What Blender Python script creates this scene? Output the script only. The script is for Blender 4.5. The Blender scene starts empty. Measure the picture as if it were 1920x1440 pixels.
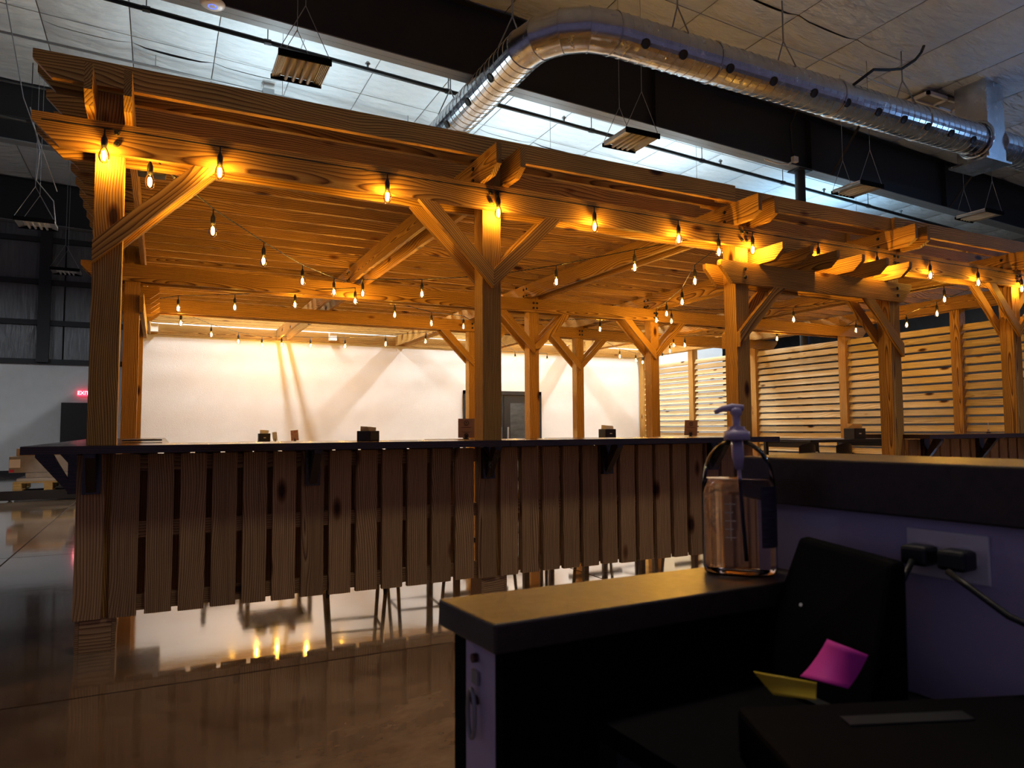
import bpy, bmesh, math, random
from mathutils import Vector, Matrix
random.seed(7)
SC = bpy.context.scene
COL = SC.collection
V = Vector
# ------------------------------------------------------------------ camera
F_PX, YAW, PITCH, ROLL, HC = 1325.23, math.radians(26.525), math.radians(3.62), math.radians(-0.306), 1.163
def cam_basis():
    f = V((math.sin(YAW) * math.cos(PITCH), math.cos(YAW) * math.cos(PITCH), math.sin(PITCH)))
    r = V((math.cos(YAW), -math.sin(YAW), 0)); u = r.cross(f)
    return (r * math.cos(ROLL) + u * math.sin(ROLL), -r * math.sin(ROLL) + u * math.cos(ROLL), f)
cr, cu, cf = cam_basis()
cd = bpy.data.cameras.new('camera'); cam = bpy.data.objects.new('camera', cd); COL.objects.link(cam)
cd.sensor_width = 36; cd.lens = F_PX / 1920 * 36; cd.clip_start = 0.02; cd.clip_end = 200
cam.matrix_world = Matrix(((cr.x, cu.x, -cf.x, 0), (cr.y, cu.y, -cf.y, 0), (cr.z, cu.z, -cf.z, HC), (0, 0, 0, 1)))
cd.dof.use_dof = True; cd.dof.focus_distance = 6.0; cd.dof.aperture_fstop = 8.0
SC.camera = cam
# ------------------------------------------------------------------ world, exposure
W = bpy.data.worlds.new('world'); SC.world = W; W.use_nodes = True
W.node_tree.nodes['Background'].inputs[0].default_value = (0.48, 0.42, 0.72, 1)
W.node_tree.nodes['Background'].inputs[1].default_value = 0.16
SC.view_settings.view_transform = 'Standard'; SC.view_settings.look = 'None'
SC.view_settings.gamma = 1.0; SC.view_settings.exposure = 0.0; SC.view_settings.use_curve_mapping = False
SC.cycles.use_denoising = True
SC.cycles.max_bounces = 6; SC.cycles.diffuse_bounces = 3; SC.cycles.glossy_bounces = 3
SC.cycles.use_adaptive_sampling = True; SC.cycles.adaptive_threshold = 0.12; SC.cycles.adaptive_min_samples = 14
SC.cycles.transmission_bounces = 6; SC.cycles.transparent_max_bounces = 8
SC.cycles.sample_clamp_indirect = 6.0; SC.cycles.caustics_reflective = False; SC.cycles.caustics_refractive = False
BULB_E = 700.0          # radiance of a filament
BAY_W = 375.0           # watts of one lit high bay
# ------------------------------------------------------------------ helpers
WM = {}
def link(o, parent, M):
    COL.objects.link(o)
    if parent is not None:
        o.parent = parent; o.matrix_parent_inverse = WM[parent.name].inverted()
    o.matrix_basis = M; WM[o.name] = M.copy()
    return o
def T(v): return Matrix.Translation(V(v))
def thing(name, loc, label, cat, group=None, kind=None, rz=0):
    o = bpy.data.objects.new(name, None); o.empty_display_size = .1
    link(o, None, T(loc) @ Matrix.Rotation(rz, 4, 'Z'))
    return tag(o, label, cat, group, kind)
def tag(o, label=None, cat=None, group=None, kind=None):
    if label: o['label'] = label
    if cat: o['category'] = cat
    if group: o['group'] = group
    if kind: o['kind'] = kind
    return o
def mesh(name, vs, fs, mat=None, smooth=False):
    m = bpy.data.meshes.new(name); m.from_pydata([tuple(v) for v in vs], [], fs); m.update()
    if mat: m.materials.append(mat)
    if smooth: m.polygons.foreach_set('use_smooth', [True] * len(m.polygons))
    return m
def put(name, me, parent=None, M=None):
    return link(bpy.data.objects.new(name, me), parent, M or Matrix.Identity(4))
BOXF = [(0, 3, 2, 1), (4, 5, 6, 7), (0, 1, 5, 4), (1, 2, 6, 5), (2, 3, 7, 6), (3, 0, 4, 7)]
def boxv(x0, x1, y0, y1, z0, z1):
    return [(x0, y0, z0), (x1, y0, z0), (x1, y1, z0), (x0, y1, z0), (x0, y0, z1), (x1, y0, z1), (x1, y1, z1), (x0, y1, z1)]
def box(name, x0, x1, y0, y1, z0, z1, mat, parent=None, bev=0.0):
    """box given in world coordinates; local origin at its centre"""
    c = V(((x0 + x1) / 2, (y0 + y1) / 2, (z0 + z1) / 2)); hx, hy, hz = (x1 - x0) / 2, (y1 - y0) / 2, (z1 - z0) / 2
    me = mesh(name, boxv(-hx, hx, -hy, hy, -hz, hz), BOXF, mat)
    if bev: bevel(me, bev)
    return put(name, me, parent, T(c))
def bevel(me, w, seg=2):
    bm = bmesh.new(); bm.from_mesh(me)
    bmesh.ops.bevel(bm, geom=bm.edges[:], offset=w, segments=seg, affect='EDGES', profile=.5)
    bm.to_mesh(me); bm.free()
class MB:
    def __init__(s): s.v = []; s.f = []
    def add(s, vs, fs):
        n = len(s.v); s.v += [tuple(v) for v in vs]; s.f += [tuple(i + n for i in f) for f in fs]; return s
    def box(s, *a): return s.add(boxv(*a), BOXF)
    def tube(s, pts, r, seg=8, cap=True):
        return s.add(*tube_geo(pts, r, seg, cap))
    def lathe(s, prof, seg=16, c=(0, 0, 0), sx=1, sy=1):
        return s.add(*lathe_geo(prof, seg, c, sx, sy))
    def build(s, name, mat, parent=None, M=None, smooth=False):
        return put(name, mesh(name, s.v, s.f, mat, smooth), parent, M)
def tube_geo(pts, r, seg=8, cap=True):
    pts = [V(p) for p in pts]; n = len(pts); rs = r if isinstance(r, (list, tuple)) else [r] * n
    vs, fs = [], []; prev = None
    for i, p in enumerate(pts):
        d1 = (pts[i] - pts[i - 1]).normalized() if i else (pts[1] - pts[0]).normalized()
        d2 = (pts[i + 1] - pts[i]).normalized() if i < n - 1 else d1
        d = (d1 + d2)
        d = d.normalized() if d.length > 1e-6 else d1
        if prev is None:
            ref = V((0, 0, 1)) if abs(d.z) < .9 else V((1, 0, 0))
            a = d.cross(ref).normalized()
        else:
            a = (prev - d * prev.dot(d)).normalized()
        prev = a; b = d.cross(a)
        m = 1.0 / max(.35, math.sqrt((1 + max(-1, min(1, d1.dot(d2)))) / 2)) if n > 2 else 1.0
        bend = d1.cross(d2)
        bn = bend.normalized() if bend.length > 1e-4 else None
        for k in range(seg):
            t = 2 * math.pi * k / seg; o = a * math.cos(t) + b * math.sin(t)
            if bn is not None:
                side = d.cross(bn); o = o + side * (o.dot(side) * (m - 1))
            vs.append(p + o * rs[i])
    for i in range(n - 1):
        for k in range(seg):
            k2 = (k + 1) % seg
            fs.append((i * seg + k, i * seg + k2, (i + 1) * seg + k2, (i + 1) * seg + k))
    if cap:
        fs.append(tuple(range(seg - 1, -1, -1))); fs.append(tuple((n - 1) * seg + k for k in range(seg)))
    return vs, fs
def lathe_geo(prof, seg=16, c=(0, 0, 0), sx=1, sy=1):
    vs, fs = [], []
    for (r, z) in prof:
        for k in range(seg):
            t = 2 * math.pi * k / seg
            vs.append((c[0] + r * sx * math.cos(t), c[1] + r * sy * math.sin(t), c[2] + z))
    n = len(prof)
    for i in range(n - 1):
        for k in range(seg):
            k2 = (k + 1) % seg; fs.append((i * seg + k, i * seg + k2, (i + 1) * seg + k2, (i + 1) * seg + k))
    fs.append(tuple(range(seg - 1, -1, -1))); fs.append(tuple((n - 1) * seg + k for k in range(seg)))
    return vs, fs
MCACHE = {}
def prism_mesh(name, prof, t, mat):
    key = (tuple((round(a, 4), round(b, 4)) for a, b in prof), round(t, 4), mat.name)
    if key in MCACHE: return MCACHE[key]
    n = len(prof); vs = [(x, -t / 2, z) for x, z in prof] + [(x, t / 2, z) for x, z in prof]
    fs = [tuple(range(n)), tuple(range(2 * n - 1, n - 1, -1))] + [(i + n, (i + 1) % n + n, (i + 1) % n, i) for i in range(n)]
    MCACHE[key] = mesh(name, vs, fs, mat); return MCACHE[key]
def frame(a, b):
    a, b = V(a), V(b); x = (b - a).normalized()
    up = V((0, 0, 1)) if abs(x.z) < .95 else V((0, 1, 0))
    y = up.cross(x).normalized(); z = x.cross(y)
    M = Matrix(((x.x, y.x, z.x, 0), (x.y, y.y, z.y, 0), (x.z, y.z, z.z, 0), (0, 0, 0, 1)))
    return T((a + b) / 2) @ M, (b - a).length
def board(name, a, b, h, t, mat, parent, ca=None, cb=None):
    """timber from a to b (centre line); local X is the grain; ca / cb = (run, rise) of the slanted lower end cut"""
    M, L = frame(a, b); l, k = L / 2, h / 2
    pr = [(-l, k)]
    pr += [(-l, -k + ca[1]), (-l + ca[0], -k)] if ca else [(-l, -k)]
    pr += [(l - cb[0], -k), (l, -k + cb[1])] if cb else [(l, -k)]
    pr += [(l, k)]
    return put(name, prism_mesh(name, pr, t, mat), parent, M)
# ------------------------------------------------------------------ materials
def newmat(name):
    m = bpy.data.materials.new(name); m.use_nodes = True
    nt = m.node_tree; return m, nt, nt.nodes['Principled BSDF']
def plain(name, col, rough=.5, metal=0.0, **kw):
    m, nt, b = newmat(name)
    b.inputs['Base Color'].default_value = (*col, 1); b.inputs['Roughness'].default_value = rough; b.inputs['Metallic'].default_value = metal
    for k, v in kw.items(): b.inputs[k.replace('_', ' ')].default_value = v
    # a faint procedural unevenness so that nothing is a flat swatch
    N, L = nt.nodes, nt.links
    tc = N.new('ShaderNodeTexCoord'); ns = N.new('ShaderNodeTexNoise'); ns.inputs['Scale'].default_value = 18; ns.inputs['Detail'].default_value = 3
    L.new(tc.outputs['Object'], ns.inputs['Vector'])
    mr = N.new('ShaderNodeMapRange'); mr.inputs['To Min'].default_value = max(0.02, rough - .06); mr.inputs['To Max'].default_value = min(1, rough + .06)
    L.new(ns.outputs['Fac'], mr.inputs['Value']); L.new(mr.outputs['Result'], b.inputs['Roughness'])
    return m
def emis(name, col, s):
    m, nt, b = newmat(name); nt.nodes.remove(b)
    e = nt.nodes.new('ShaderNodeEmission'); e.inputs[0].default_value = (*col, 1); e.inputs[1].default_value = s
    nt.links.new(e.outputs[0], nt.nodes['Material Output'].inputs[0]); return m
def wood(name, c_light, c_mid, c_dark, rough=.62, rings=31.0, knots=True, spec=.3):
    """pine: stretched rings along local X, fine fibres, scattered knots, each piece offset by its own random"""
    m, nt, b = newmat(name); N, L = nt.nodes, nt.links
    tc = N.new('ShaderNodeTexCoord'); oi = N.new('ShaderNodeObjectInfo')
    mul = N.new('ShaderNodeVectorMath'); mul.operation = 'SCALE'; mul.inputs[0].default_value = (37.0, .9, .7)
    L.new(oi.outputs['Random'], mul.inputs['Scale'])
    add = N.new('ShaderNodeVectorMath'); add.operation = 'ADD'; L.new(tc.outputs['Object'], add.inputs[0]); L.new(mul.outputs[0], add.inputs[1])
    mp = N.new('ShaderNodeMapping'); mp.inputs['Scale'].default_value = (.32, 1, 1); L.new(add.outputs[0], mp.inputs['Vector'])
    # slow wander of the grain
    n1 = N.new('ShaderNodeTexNoise'); n1.inputs['Scale'].default_value = 2.2; n1.inputs['Detail'].default_value = 2; L.new(mp.outputs[0], n1.inputs['Vector'])
    sub = N.new('ShaderNodeVectorMath'); sub.operation = 'SUBTRACT'; sub.inputs[1].default_value = (.5, .5, .5); L.new(n1.outputs['Color'], sub.inputs[0])
    sc = N.new('ShaderNodeVectorMath'); sc.operation = 'SCALE'; sc.inputs['Scale'].default_value = .17; L.new(sub.outputs[0], sc.inputs[0])
    ad2 = N.new('ShaderNodeVectorMath'); ad2.operation = 'ADD'; L.new(mp.outputs[0], ad2.inputs[0]); L.new(sc.outputs[0], ad2.inputs[1])
    mp2 = N.new('ShaderNodeMapping'); mp2.inputs['Scale'].default_value = (.045, 1, 1); L.new(ad2.outputs[0], mp2.inputs['Vector'])
    wv = N.new('ShaderNodeTexWave'); wv.wave_type = 'RINGS'; wv.rings_direction = 'X'; wv.wave_profile = 'SAW'
    wv.inputs['Scale'].default_value = rings; wv.inputs['Distortion'].default_value = .7; wv.inputs['Detail'].default_value = 2; wv.inputs['Detail Scale'].default_value = 1.5
    L.new(mp2.outputs[0], wv.inputs['Vector'])
    rp = N.new('ShaderNodeValToRGB'); cr_ = rp.color_ramp
    cr_.elements[0].position = .0; cr_.elements[0].color = (*c_light, 1); cr_.elements[1].position = 1; cr_.elements[1].color = (*c_light, 1)
    for p, c in ((.55, c_mid), (.86, c_dark), (.95, c_mid)):
        e = cr_.elements.new(p); e.color = (*c, 1)
    L.new(wv.outputs['Fac'], rp.inputs['Fac'])
    # fine fibre streaks
    mp3 = N.new('ShaderNodeMapping'); mp3.inputs['Scale'].default_value = (3, 140, 140); L.new(add.outputs[0], mp3.inputs['Vector'])
    n2 = N.new('ShaderNodeTexNoise'); n2.inputs['Scale'].default_value = 1; n2.inputs['Detail'].default_value = 3; L.new(mp3.outputs[0], n2.inputs['Vector'])
    mx = N.new('ShaderNodeMix'); mx.data_type = 'RGBA'; mx.blend_type = 'MULTIPLY'; mx.inputs['Factor'].default_value = .55
    r2 = N.new('ShaderNodeValToRGB'); r2.color_ramp.elements[0].position = .3; r2.color_ramp.elements[0].color = (.45, .4, .35, 1); r2.color_ramp.elements[1].position = .62; r2.color_ramp.elements[1].color = (1, 1, 1, 1)
    L.new(n2.outputs['Fac'], r2.inputs['Fac']); L.new(rp.outputs['Color'], mx.inputs['A']); L.new(r2.outputs['Color'], mx.inputs['B'])
    # piece to piece tone
    hv = N.new('ShaderNodeHueSaturation'); mr = N.new('ShaderNodeMapRange'); mr.inputs['To Min'].default_value = .78; mr.inputs['To Max'].default_value = 1.12
    L.new(oi.outputs['Random'], mr.inputs['Value']); L.new(mr.outputs[0], hv.inputs['Value']); L.new(mx.outputs['Result'], hv.inputs['Color'])
    col = hv.outputs['Color']
    if knots:
        mp4 = N.new('ShaderNodeMapping'); mp4.inputs['Scale'].default_value = (1.9, 4.6, 4.6); L.new(add.outputs[0], mp4.inputs['Vector'])
        vo = N.new('ShaderNodeTexVoronoi'); vo.inputs['Scale'].default_value = 1.0; vo.inputs['Randomness'].default_value = 1; L.new(mp4.outputs[0], vo.inputs['Vector'])
        r3 = N.new('ShaderNodeValToRGB'); r3.color_ramp.elements[0].position = .075; r3.color_ramp.elements[0].color = (.08, .035, .012, 1)
        r3.color_ramp.elements[1].position = .17; r3.color_ramp.elements[1].color = (1, 1, 1, 1)
        e = r3.color_ramp.elements.new(.12); e.color = (.5, .36, .24, 1)
        L.new(vo.outputs['Distance'], r3.inputs['Fac'])
        m2 = N.new('ShaderNodeMix'); m2.data_type = 'RGBA'; m2.blend_type = 'MULTIPLY'; m2.inputs['Factor'].default_value = 1
        L.new(col, m2.inputs['A']); L.new(r3.outputs['Color'], m2.inputs['B']); col = m2.outputs['Result']
    L.new(col, b.inputs['Base Color'])
    b.inputs['Roughness'].default_value = rough; b.inputs['Specular IOR Level'].default_value = spec
    bp = N.new('ShaderNodeBump'); bp.inputs['Strength'].default_value = .25; bp.inputs['Distance'].default_value = .002
    L.new(wv.outputs['Fac'], bp.inputs['Height']); L.new(bp.outputs[0], b.inputs['Normal'])
    return m
def noisy(name, ca, cb, scale, rough, bump=0, bscale=60, detail=6, metal=0, stretch=(1, 1, 1), bdist=.003, r2=None, spec=.5):
    m, nt, b = newmat(name); N, L = nt.nodes, nt.links
    tc = N.new('ShaderNodeTexCoord'); mp = N.new('ShaderNodeMapping'); mp.inputs['Scale'].default_value = stretch; L.new(tc.outputs['Object'], mp.inputs['Vector'])
    n = N.new('ShaderNodeTexNoise'); n.inputs['Scale'].default_value = scale; n.inputs['Detail'].default_value = detail; n.inputs['Roughness'].default_value = .6
    L.new(mp.outputs[0], n.inputs['Vector'])
    rp = N.new('ShaderNodeValToRGB'); rp.color_ramp.elements[0].position = .3; rp.color_ramp.elements[0].color = (*ca, 1); rp.color_ramp.elements[1].position = .7; rp.color_ramp.elements[1].color = (*cb, 1)
    L.new(n.outputs['Fac'], rp.inputs['Fac']); L.new(rp.outputs[0], b.inputs['Base Color'])
    b.inputs['Metallic'].default_value = metal; b.inputs['Specular IOR Level'].default_value = spec
    mr = N.new('ShaderNodeMapRange'); mr.inputs['From Min'].default_value = .3; mr.inputs['From Max'].default_value = .7
    mr.inputs['To Min'].default_value = rough; mr.inputs['To Max'].default_value = r2 if r2 is not None else rough
    L.new(n.outputs['Fac'], mr.inputs['Value']); L.new(mr.outputs[0], b.inputs['Roughness'])
    if bump:
        n2 = N.new('ShaderNodeTexNoise'); n2.inputs['Scale'].default_value = bscale; n2.inputs['Detail'].default_value = 4; L.new(mp.outputs[0], n2.inputs['Vector'])
        bp = N.new('ShaderNodeBump'); bp.inputs['Strength'].default_value = bump; bp.inputs['Distance'].default_value = bdist
        L.new(n2.outputs['Fac'], bp.inputs['Height']); L.new(bp.outputs[0], b.inputs['Normal'])
    return m
PINE = wood('pine_timber', (.68, .41, .11), (.50, .255, .052), (.12, .045, .008))
PINE_PALE = wood('pale_lit_pine_slat', (.80, .68, .42), (.73, .60, .34), (.50, .37, .18), rings=20)  # tone raised paler to stand in for white light on the slats
BARWOOD = wood('bar_pine', (.58, .38, .19), (.45, .265, .115), (.17, .08, .03), rings=34)
DARKWOOD = wood('dark_stained_wood', (.045, .020, .010), (.032, .014, .007), (.014, .006, .003), rough=.2, knots=False, spec=.6)
BLACK = plain('black_plastic', (.010, .010, .011), .45)
BLACKM = plain('black_steel', (.012, .012, .013), .5)
WHITE = plain('white_plastic', (.84, .83, .82), .4)
GREY = plain('grey_steel', (.33, .34, .35), .45, .6)
GREYP = plain('grey_paint', (.35, .36, .37), .55)
GALV = noisy('galvanised_duct', (.46, .47, .49), (.62, .63, .65), 7, .16, metal=1, r2=.3, bump=.06, bscale=5, bdist=.02)
FLOORM = noisy('polished_concrete', (.17, .10, .055), (.36, .25, .155), 1.1, .045, bump=.09, bscale=6, detail=10, r2=.13, bdist=.003, spec=.7)
fn = FLOORM.node_tree.nodes; fl_ = FLOORM.node_tree.links
_n = fn.new('ShaderNodeTexNoise'); _n.inputs['Scale'].default_value = .55; _n.inputs['Detail'].default_value = 6; _n.inputs['Roughness'].default_value = .7; _n.inputs['Distortion'].default_value = 1.6
_t = fn.new('ShaderNodeTexCoord'); fl_.new(_t.outputs['Object'], _n.inputs['Vector'])
_r = fn.new('ShaderNodeValToRGB'); _r.color_ramp.elements[0].position = .36; _r.color_ramp.elements[0].color = (.28, .24, .22, 1); _r.color_ramp.elements[1].position = .62; _r.color_ramp.elements[1].color = (1, 1, 1, 1)
fl_.new(_n.outputs['Fac'], _r.inputs['Fac'])
_m = fn.new('ShaderNodeMix'); _m.data_type = 'RGBA'; _m.blend_type = 'MULTIPLY'; _m.inputs['Factor'].default_value = .85
_src = fn['Principled BSDF'].inputs['Base Color'].links[0].from_socket
fl_.new(_src, _m.inputs['A']); fl_.new(_r.outputs['Color'], _m.inputs['B']); fl_.new(_m.outputs['Result'], fn['Principled BSDF'].inputs['Base Color'])
_mr = fn.new('ShaderNodeMapRange'); _mr.inputs['From Min'].default_value = .35; _mr.inputs['From Max'].default_value = .65; _mr.inputs['To Min'].default_value = .10; _mr.inputs['To Max'].default_value = .025
fl_.new(_n.outputs['Fac'], _mr.inputs['Value']); fl_.new(_mr.outputs[0], fn['Principled BSDF'].inputs['Coat Roughness'])
fl_.new(next(n for n in fn if n.type == 'BUMP').outputs[0], fn['Principled BSDF'].inputs['Coat Normal'])
fb = FLOORM.node_tree.nodes['Principled BSDF']; fb.inputs['Coat Weight'].default_value = .8; fb.inputs['Coat IOR'].default_value = 1.75
JOINT = plain('floor_joint', (.03, .02, .015), .9)
WALLW = noisy('painted_wall', (.755, .735, .70), (.80, .78, .75), 3, .75, bump=.35, bscale=75, bdist=.006)
WALLG = noisy('grey_white_wall', (.62, .64, .64), (.68, .70, .70), 3, .8, bump=.2, bscale=90)
INSUL = noisy('white_insulation_facing', (.64, .70, .735), (.73, .785, .82), 2, .55, bump=.85, bscale=2.6, detail=4, stretch=(1, 2.6, 1), bdist=.075)
INSUL_D = noisy('dark_insulation', (.10, .105, .11), (.16, .165, .17), 2, .3, bump=.7, bscale=3.0, stretch=(3.5, 1, .5), bdist=.05)
STEEL = plain('dark_red_iron_steel', (.012, .013, .016), .6)
STEELG = plain('grey_flange', (.20, .21, .22), .5)
LAM = noisy('dark_laminate', (.030, .022, .016), (.05, .037, .026), 60, .34, r2=.42)
PAINT = noisy('light_tinted_wall_paint', (.50, .455, .64), (.55, .50, .69), 5, .7, bump=.15, bscale=120)  # purple cast of the light is mixed into this paint colour
DARKPANEL = plain('black_panel', (.006, .0055, .006), .75, Specular_IOR_Level=.04)
CARD = noisy('brown_cardboard', (.36, .24, .13), (.44, .30, .17), 6, .8)
CARDG = noisy('grey_cardboard', (.22, .19, .16), (.30, .26, .22), 6, .8)
FIL = emis('filament_glow', (1.0, .55, .085), BULB_E)
def glassy(name, tint, f=.12):
    m, nt, b = newmat(name); nt.nodes.remove(b); N, L = nt.nodes, nt.links
    t = N.new('ShaderNodeBsdfTransparent'); t.inputs[0].default_value = (*tint, 1)
    g = N.new('ShaderNodeBsdfGlossy'); g.inputs['Roughness'].default_value = .03
    lw = N.new('ShaderNodeFresnel'); lw.inputs[0].default_value = 1.3
    mx = N.new('ShaderNodeMixShader'); L.new(lw.outputs[0], mx.inputs[0]); L.new(t.outputs[0], mx.inputs[1]); L.new(g.outputs[0], mx.inputs[2])
    L.new(mx.outputs[0], N['Material Output'].inputs[0]); return m
BULBGLASS = glassy('amber_bulb_glass', (1.0, .86, .6))
# ------------------------------------------------------------------ measured layout
X1, X2, X3, X4, X5, X6 = -.275, 2.044, 4.365, 6.325, 8.37, 10.38
YA, YB, YC, YW = 4.40, 8.09, 10.10, 13.85            # front faces of post rows, face of back wall
ZB0, ZB1 = 2.680, 2.852                              # row beams
ZY0, ZY1 = 2.852, 3.040                              # double cross beams
ZJ0, ZJ1 = 3.040, 3.178                              # joists
XL, XR = -.64, 10.85
def zceil(x): return 7.75 - .045 * x
# ================================================================== SETTING
fl = box('floor', -14, 26, -4, 22.5, -.06, -.012, JOINT); tag(fl, 'polished brown concrete floor cut into large slabs', 'floor', kind='structure')
fx = [-14, -9.8, -5.5, -1.2, 3.1, 7.4, 11.7, 16, 26]; fy = [-4, -.6, 3.68, 7.96, 12.24, 16.5, 22.5]
for i in range(len(fx) - 1):
    for j in range(len(fy) - 1):
        g = .008
        sl = box('slab', fx[i] + g, fx[i + 1] - g, fy[j] + g, fy[j + 1] - g, -.014, 0, FLOORM, fl)
# ceiling of insulation panels
ce = put('ceiling', mesh('ceiling', [(-14, -4, zceil(-14) + .06), (26, -4, zceil(26) + .06), (26, 22.5, zceil(26) + .06), (-14, 22.5, zceil(-14) + .06)], [(0, 1, 2, 3)], GREYP))
tag(ce, 'white insulated metal building ceiling with panel seams', 'ceiling', kind='structure')
px = [-.57 + 1.3 * k for k in range(-8, 19)]; py = [22.5 - 3.04 * k for k in range(0, 9)][::-1]
rng = random.Random(3)
for i in range(len(px) - 1):
    for j in range(len(py) - 1):
        x0, x1, y0, y1 = px[i] + .008, px[i + 1] - .008, py[j] + .006, py[j + 1] - .006
        cx, cy = (x0 + x1) / 2, (y0 + y1) / 2
        vs = []; n = 6; m_ = 6
        sag = .025 + .02 * rng.random()
        for b_ in range(m_ + 1):
            for a_ in range(n + 1):
                u, v = a_ / n, b_ / m_
                x = x0 + (x1 - x0) * u; y = y0 + (y1 - y0) * v
                dz = -sag * 4 * u * (1 - u) * (.6 + .4 * math.sin(v * 9 + i)) + (.0 if 0 < a_ < n else .03)
                vs.append((x - cx, y - cy, zceil(x) + dz - zceil(cx)))
        fs = [(b_ * 7 + a_, (b_ + 1) * 7 + a_, (b_ + 1) * 7 + a_ + 1, b_ * 7 + a_ + 1) for b_ in range(m_) for a_ in range(n)]
        put('ceiling_panel', mesh('ceiling_panel', vs, fs, INSUL, True), ce, T((cx, cy, zceil(cx))))
# steel frames
def rafter(y, label, x0=-9.0, x1=24.0):
    r = thing('steel_rafter', (0, y, 6.5), label, 'steel beam', kind='structure')
    lo = lambda x: 6.537 - .0395 * (x - .69)
    def strip(name, dz0, dz1, hy, top, mat, base):
        vs = []
        for x in (x0, x1):
            z = (zceil(x) if top else lo(x))
            zz0, zz1 = z + dz0, z + dz1
            if base: zz0 = lo(x); zz1 = zceil(x)
            vs += [(x, y - hy, zz0), (x, y + hy, zz0), (x, y + hy, zz1), (x, y - hy, zz1)]
        put(name, mesh(name, vs, [(0, 3, 2, 1), (4, 5, 6, 7), (0, 1, 5, 4), (1, 2, 6, 5), (2, 3, 7, 6), (3, 0, 4, 7)], mat), r)
    strip('web', 0, 0, .006, False, STEEL, True)
    strip('bottom_flange', 0, .016, .13, False, STEELG, False)
    strip('top_flange', -.05, -.034, .12, True, STEEL, False)
    for x in (-4.5, -.4, 7.45, 11.2, 15.4, 19.5):
        box('stiffener', x - .006, x + .006, y - .12, y - .006, lo(x) + .016, zceil(x) - .05, STEEL, r)
    return r
rafter(9.5, 'deep black steel rafter crossing above the pergola')
rafter(16.0, 'dark steel rafter in the dim far left of the hall')
rafter(22.3, 'dark steel end frame against the far wall')
# walls
wb = box('wall_back', X1 - .1, 13.0, YW, YW + .15, 0, 3.55, WALLW); tag(wb, 'bright white textured wall behind the pergola', 'wall', kind='structure')
ws = box('wall_side', X1 - .1, X1 + .05, YW + .15, 22.4, 0, 3.55, WALLG); tag(ws, 'side wall running back from the white wall', 'wall', kind='structure')
wf = box('wall_far', -14, 26, 22.5, 22.6, 0, 3.0, WALLG); tag(wf, 'grey white lower wall at the far left end', 'wall', kind='structure')
wu = thing('wall_upper', (-3, 22.5, 3.0), 'dark insulated upper end wall with black girts', 'wall', kind='structure')
for k in range(24):
    x0 = -14 + k * 1.66
    box('insulation_panel', x0 + .02, x0 + 1.64, 22.52, 22.6, 3.02, 7.9, INSUL_D, wu)
box('backing_sheet', -14, 26, 22.6, 22.63, 3.0, 8.4, STEEL, wu)
for z0 in (3.0, 4.05, 5.15, 6.3): box('girt', -14, 26, 22.42, 22.52, z0 - .05, z0 + .09, STEEL, wu)
for x0 in (-7.4, -2.82, 1.5, 6, 12): box('wind_column', x0 - .14, x0 + .14, 22.30, 22.42, 3.0, 7.6, STEEL, wu)
wr = box('wall_right', 24.0, 24.1, -4, 22.4, 0, 6.6, INSUL_D); tag(wr, 'dark insulated wall at the far right', 'wall', kind='structure')
bb = box('baseboard_far', -14, 26, 22.46, 22.5, 0, .14, BLACK); tag(bb, 'black baseboard along the far wall', 'baseboard', kind='structure')
d2 = box('door_2', -2.37, -1.35, 22.45, 22.5, 0, 1.93, BLACKM); tag(d2, 'black door under the red exit sign', 'door', kind='structure')
box('door_handle', -1.5, -1.46, 22.40, 22.45, .95, 1.05, GREY, d2)
# black double door in the back wall
dr = thing('door_1', (6.68, YW, 0), 'black framed glass double door in the white wall', 'door', kind='structure')
for a, b in ((5.75, 5.83), (7.54, 7.62)): box('jamb', a, b, YW - .05, YW, 0, 1.98, BLACKM, dr)
box('head', 5.75, 7.62, YW - .05, YW, 1.90, 1.98, BLACKM, dr)
DGL = noisy('dark_door_glass', (.05, .055, .055), (.10, .11, .11), 3, .08, stretch=(1, 1, 3))
for k in range(2):
    a = 5.84 + k * .855; b = a + .845
    lf = box('door_leaf', a, b, YW - .035, YW - .005, .01, 1.89, BLACKM, dr)
    box('pane', a + .15, b - .15, YW - .04, YW - .036, .25, 1.72, DGL, lf)
    box('handle', (b - .10 if k == 0 else a + .06), (b - .06 if k == 0 else a + .10), YW - .08, YW - .05, .9, 1.2, GREY, lf)
# steel column behind the louvred screen
sc_ = thing('steel_column', (11.0, 9.5, 0), 'black round steel column under the rafter', 'column', kind='structure')
MB().lathe([(.095, 0), (.095, 6.1)], 20, (11.0, 9.5, 0)).build('shaft', BLACKM, sc_)
box('cap_plate', 10.82, 11.18, 9.36, 9.64, 6.10, 6.125, BLACKM, sc_)
box('base_plate', 10.84, 11.16, 9.34, 9.66, 0, .02, BLACKM, sc_)
# ================================================================== PERGOLA
PG = thing('pergola', (X1, YA, 0), 'large pine pergola of posts, double beams and slatted roof', 'pergola')
PT, PW = .038, .14
def post(x, y, top=3.03):
    board('post', (x, y + .07, 0), (x, y + .07, top), PW, PW, PINE, PG)
for x in (X1, X2, X3, X4, X5, X6): post(x, YA)
for y in (YB, YC):
    for x in (X1, X3, X4, X6): post(x, y)
for y in (6.18, 11.90, 13.66): post(X6, y)
EC = (.125, .125)
def row(y0, joints, xl, xr):
    xs = [xl] + joints + [xr]
    for yy in (y0 - PT / 2, y0 + PW + PT / 2):
        for k in range(len(xs) - 1):
            board('beam', (xs[k] + .0015, yy, (ZB0 + ZB1) / 2), (xs[k + 1] - .0015, yy, (ZB0 + ZB1) / 2), ZB1 - ZB0, PT, PINE, PG,
                  EC if k == 0 else None, EC if k == len(xs) - 2 else None)
row(YA, [X2, X3, X4, X5], XL, XR)
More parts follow.
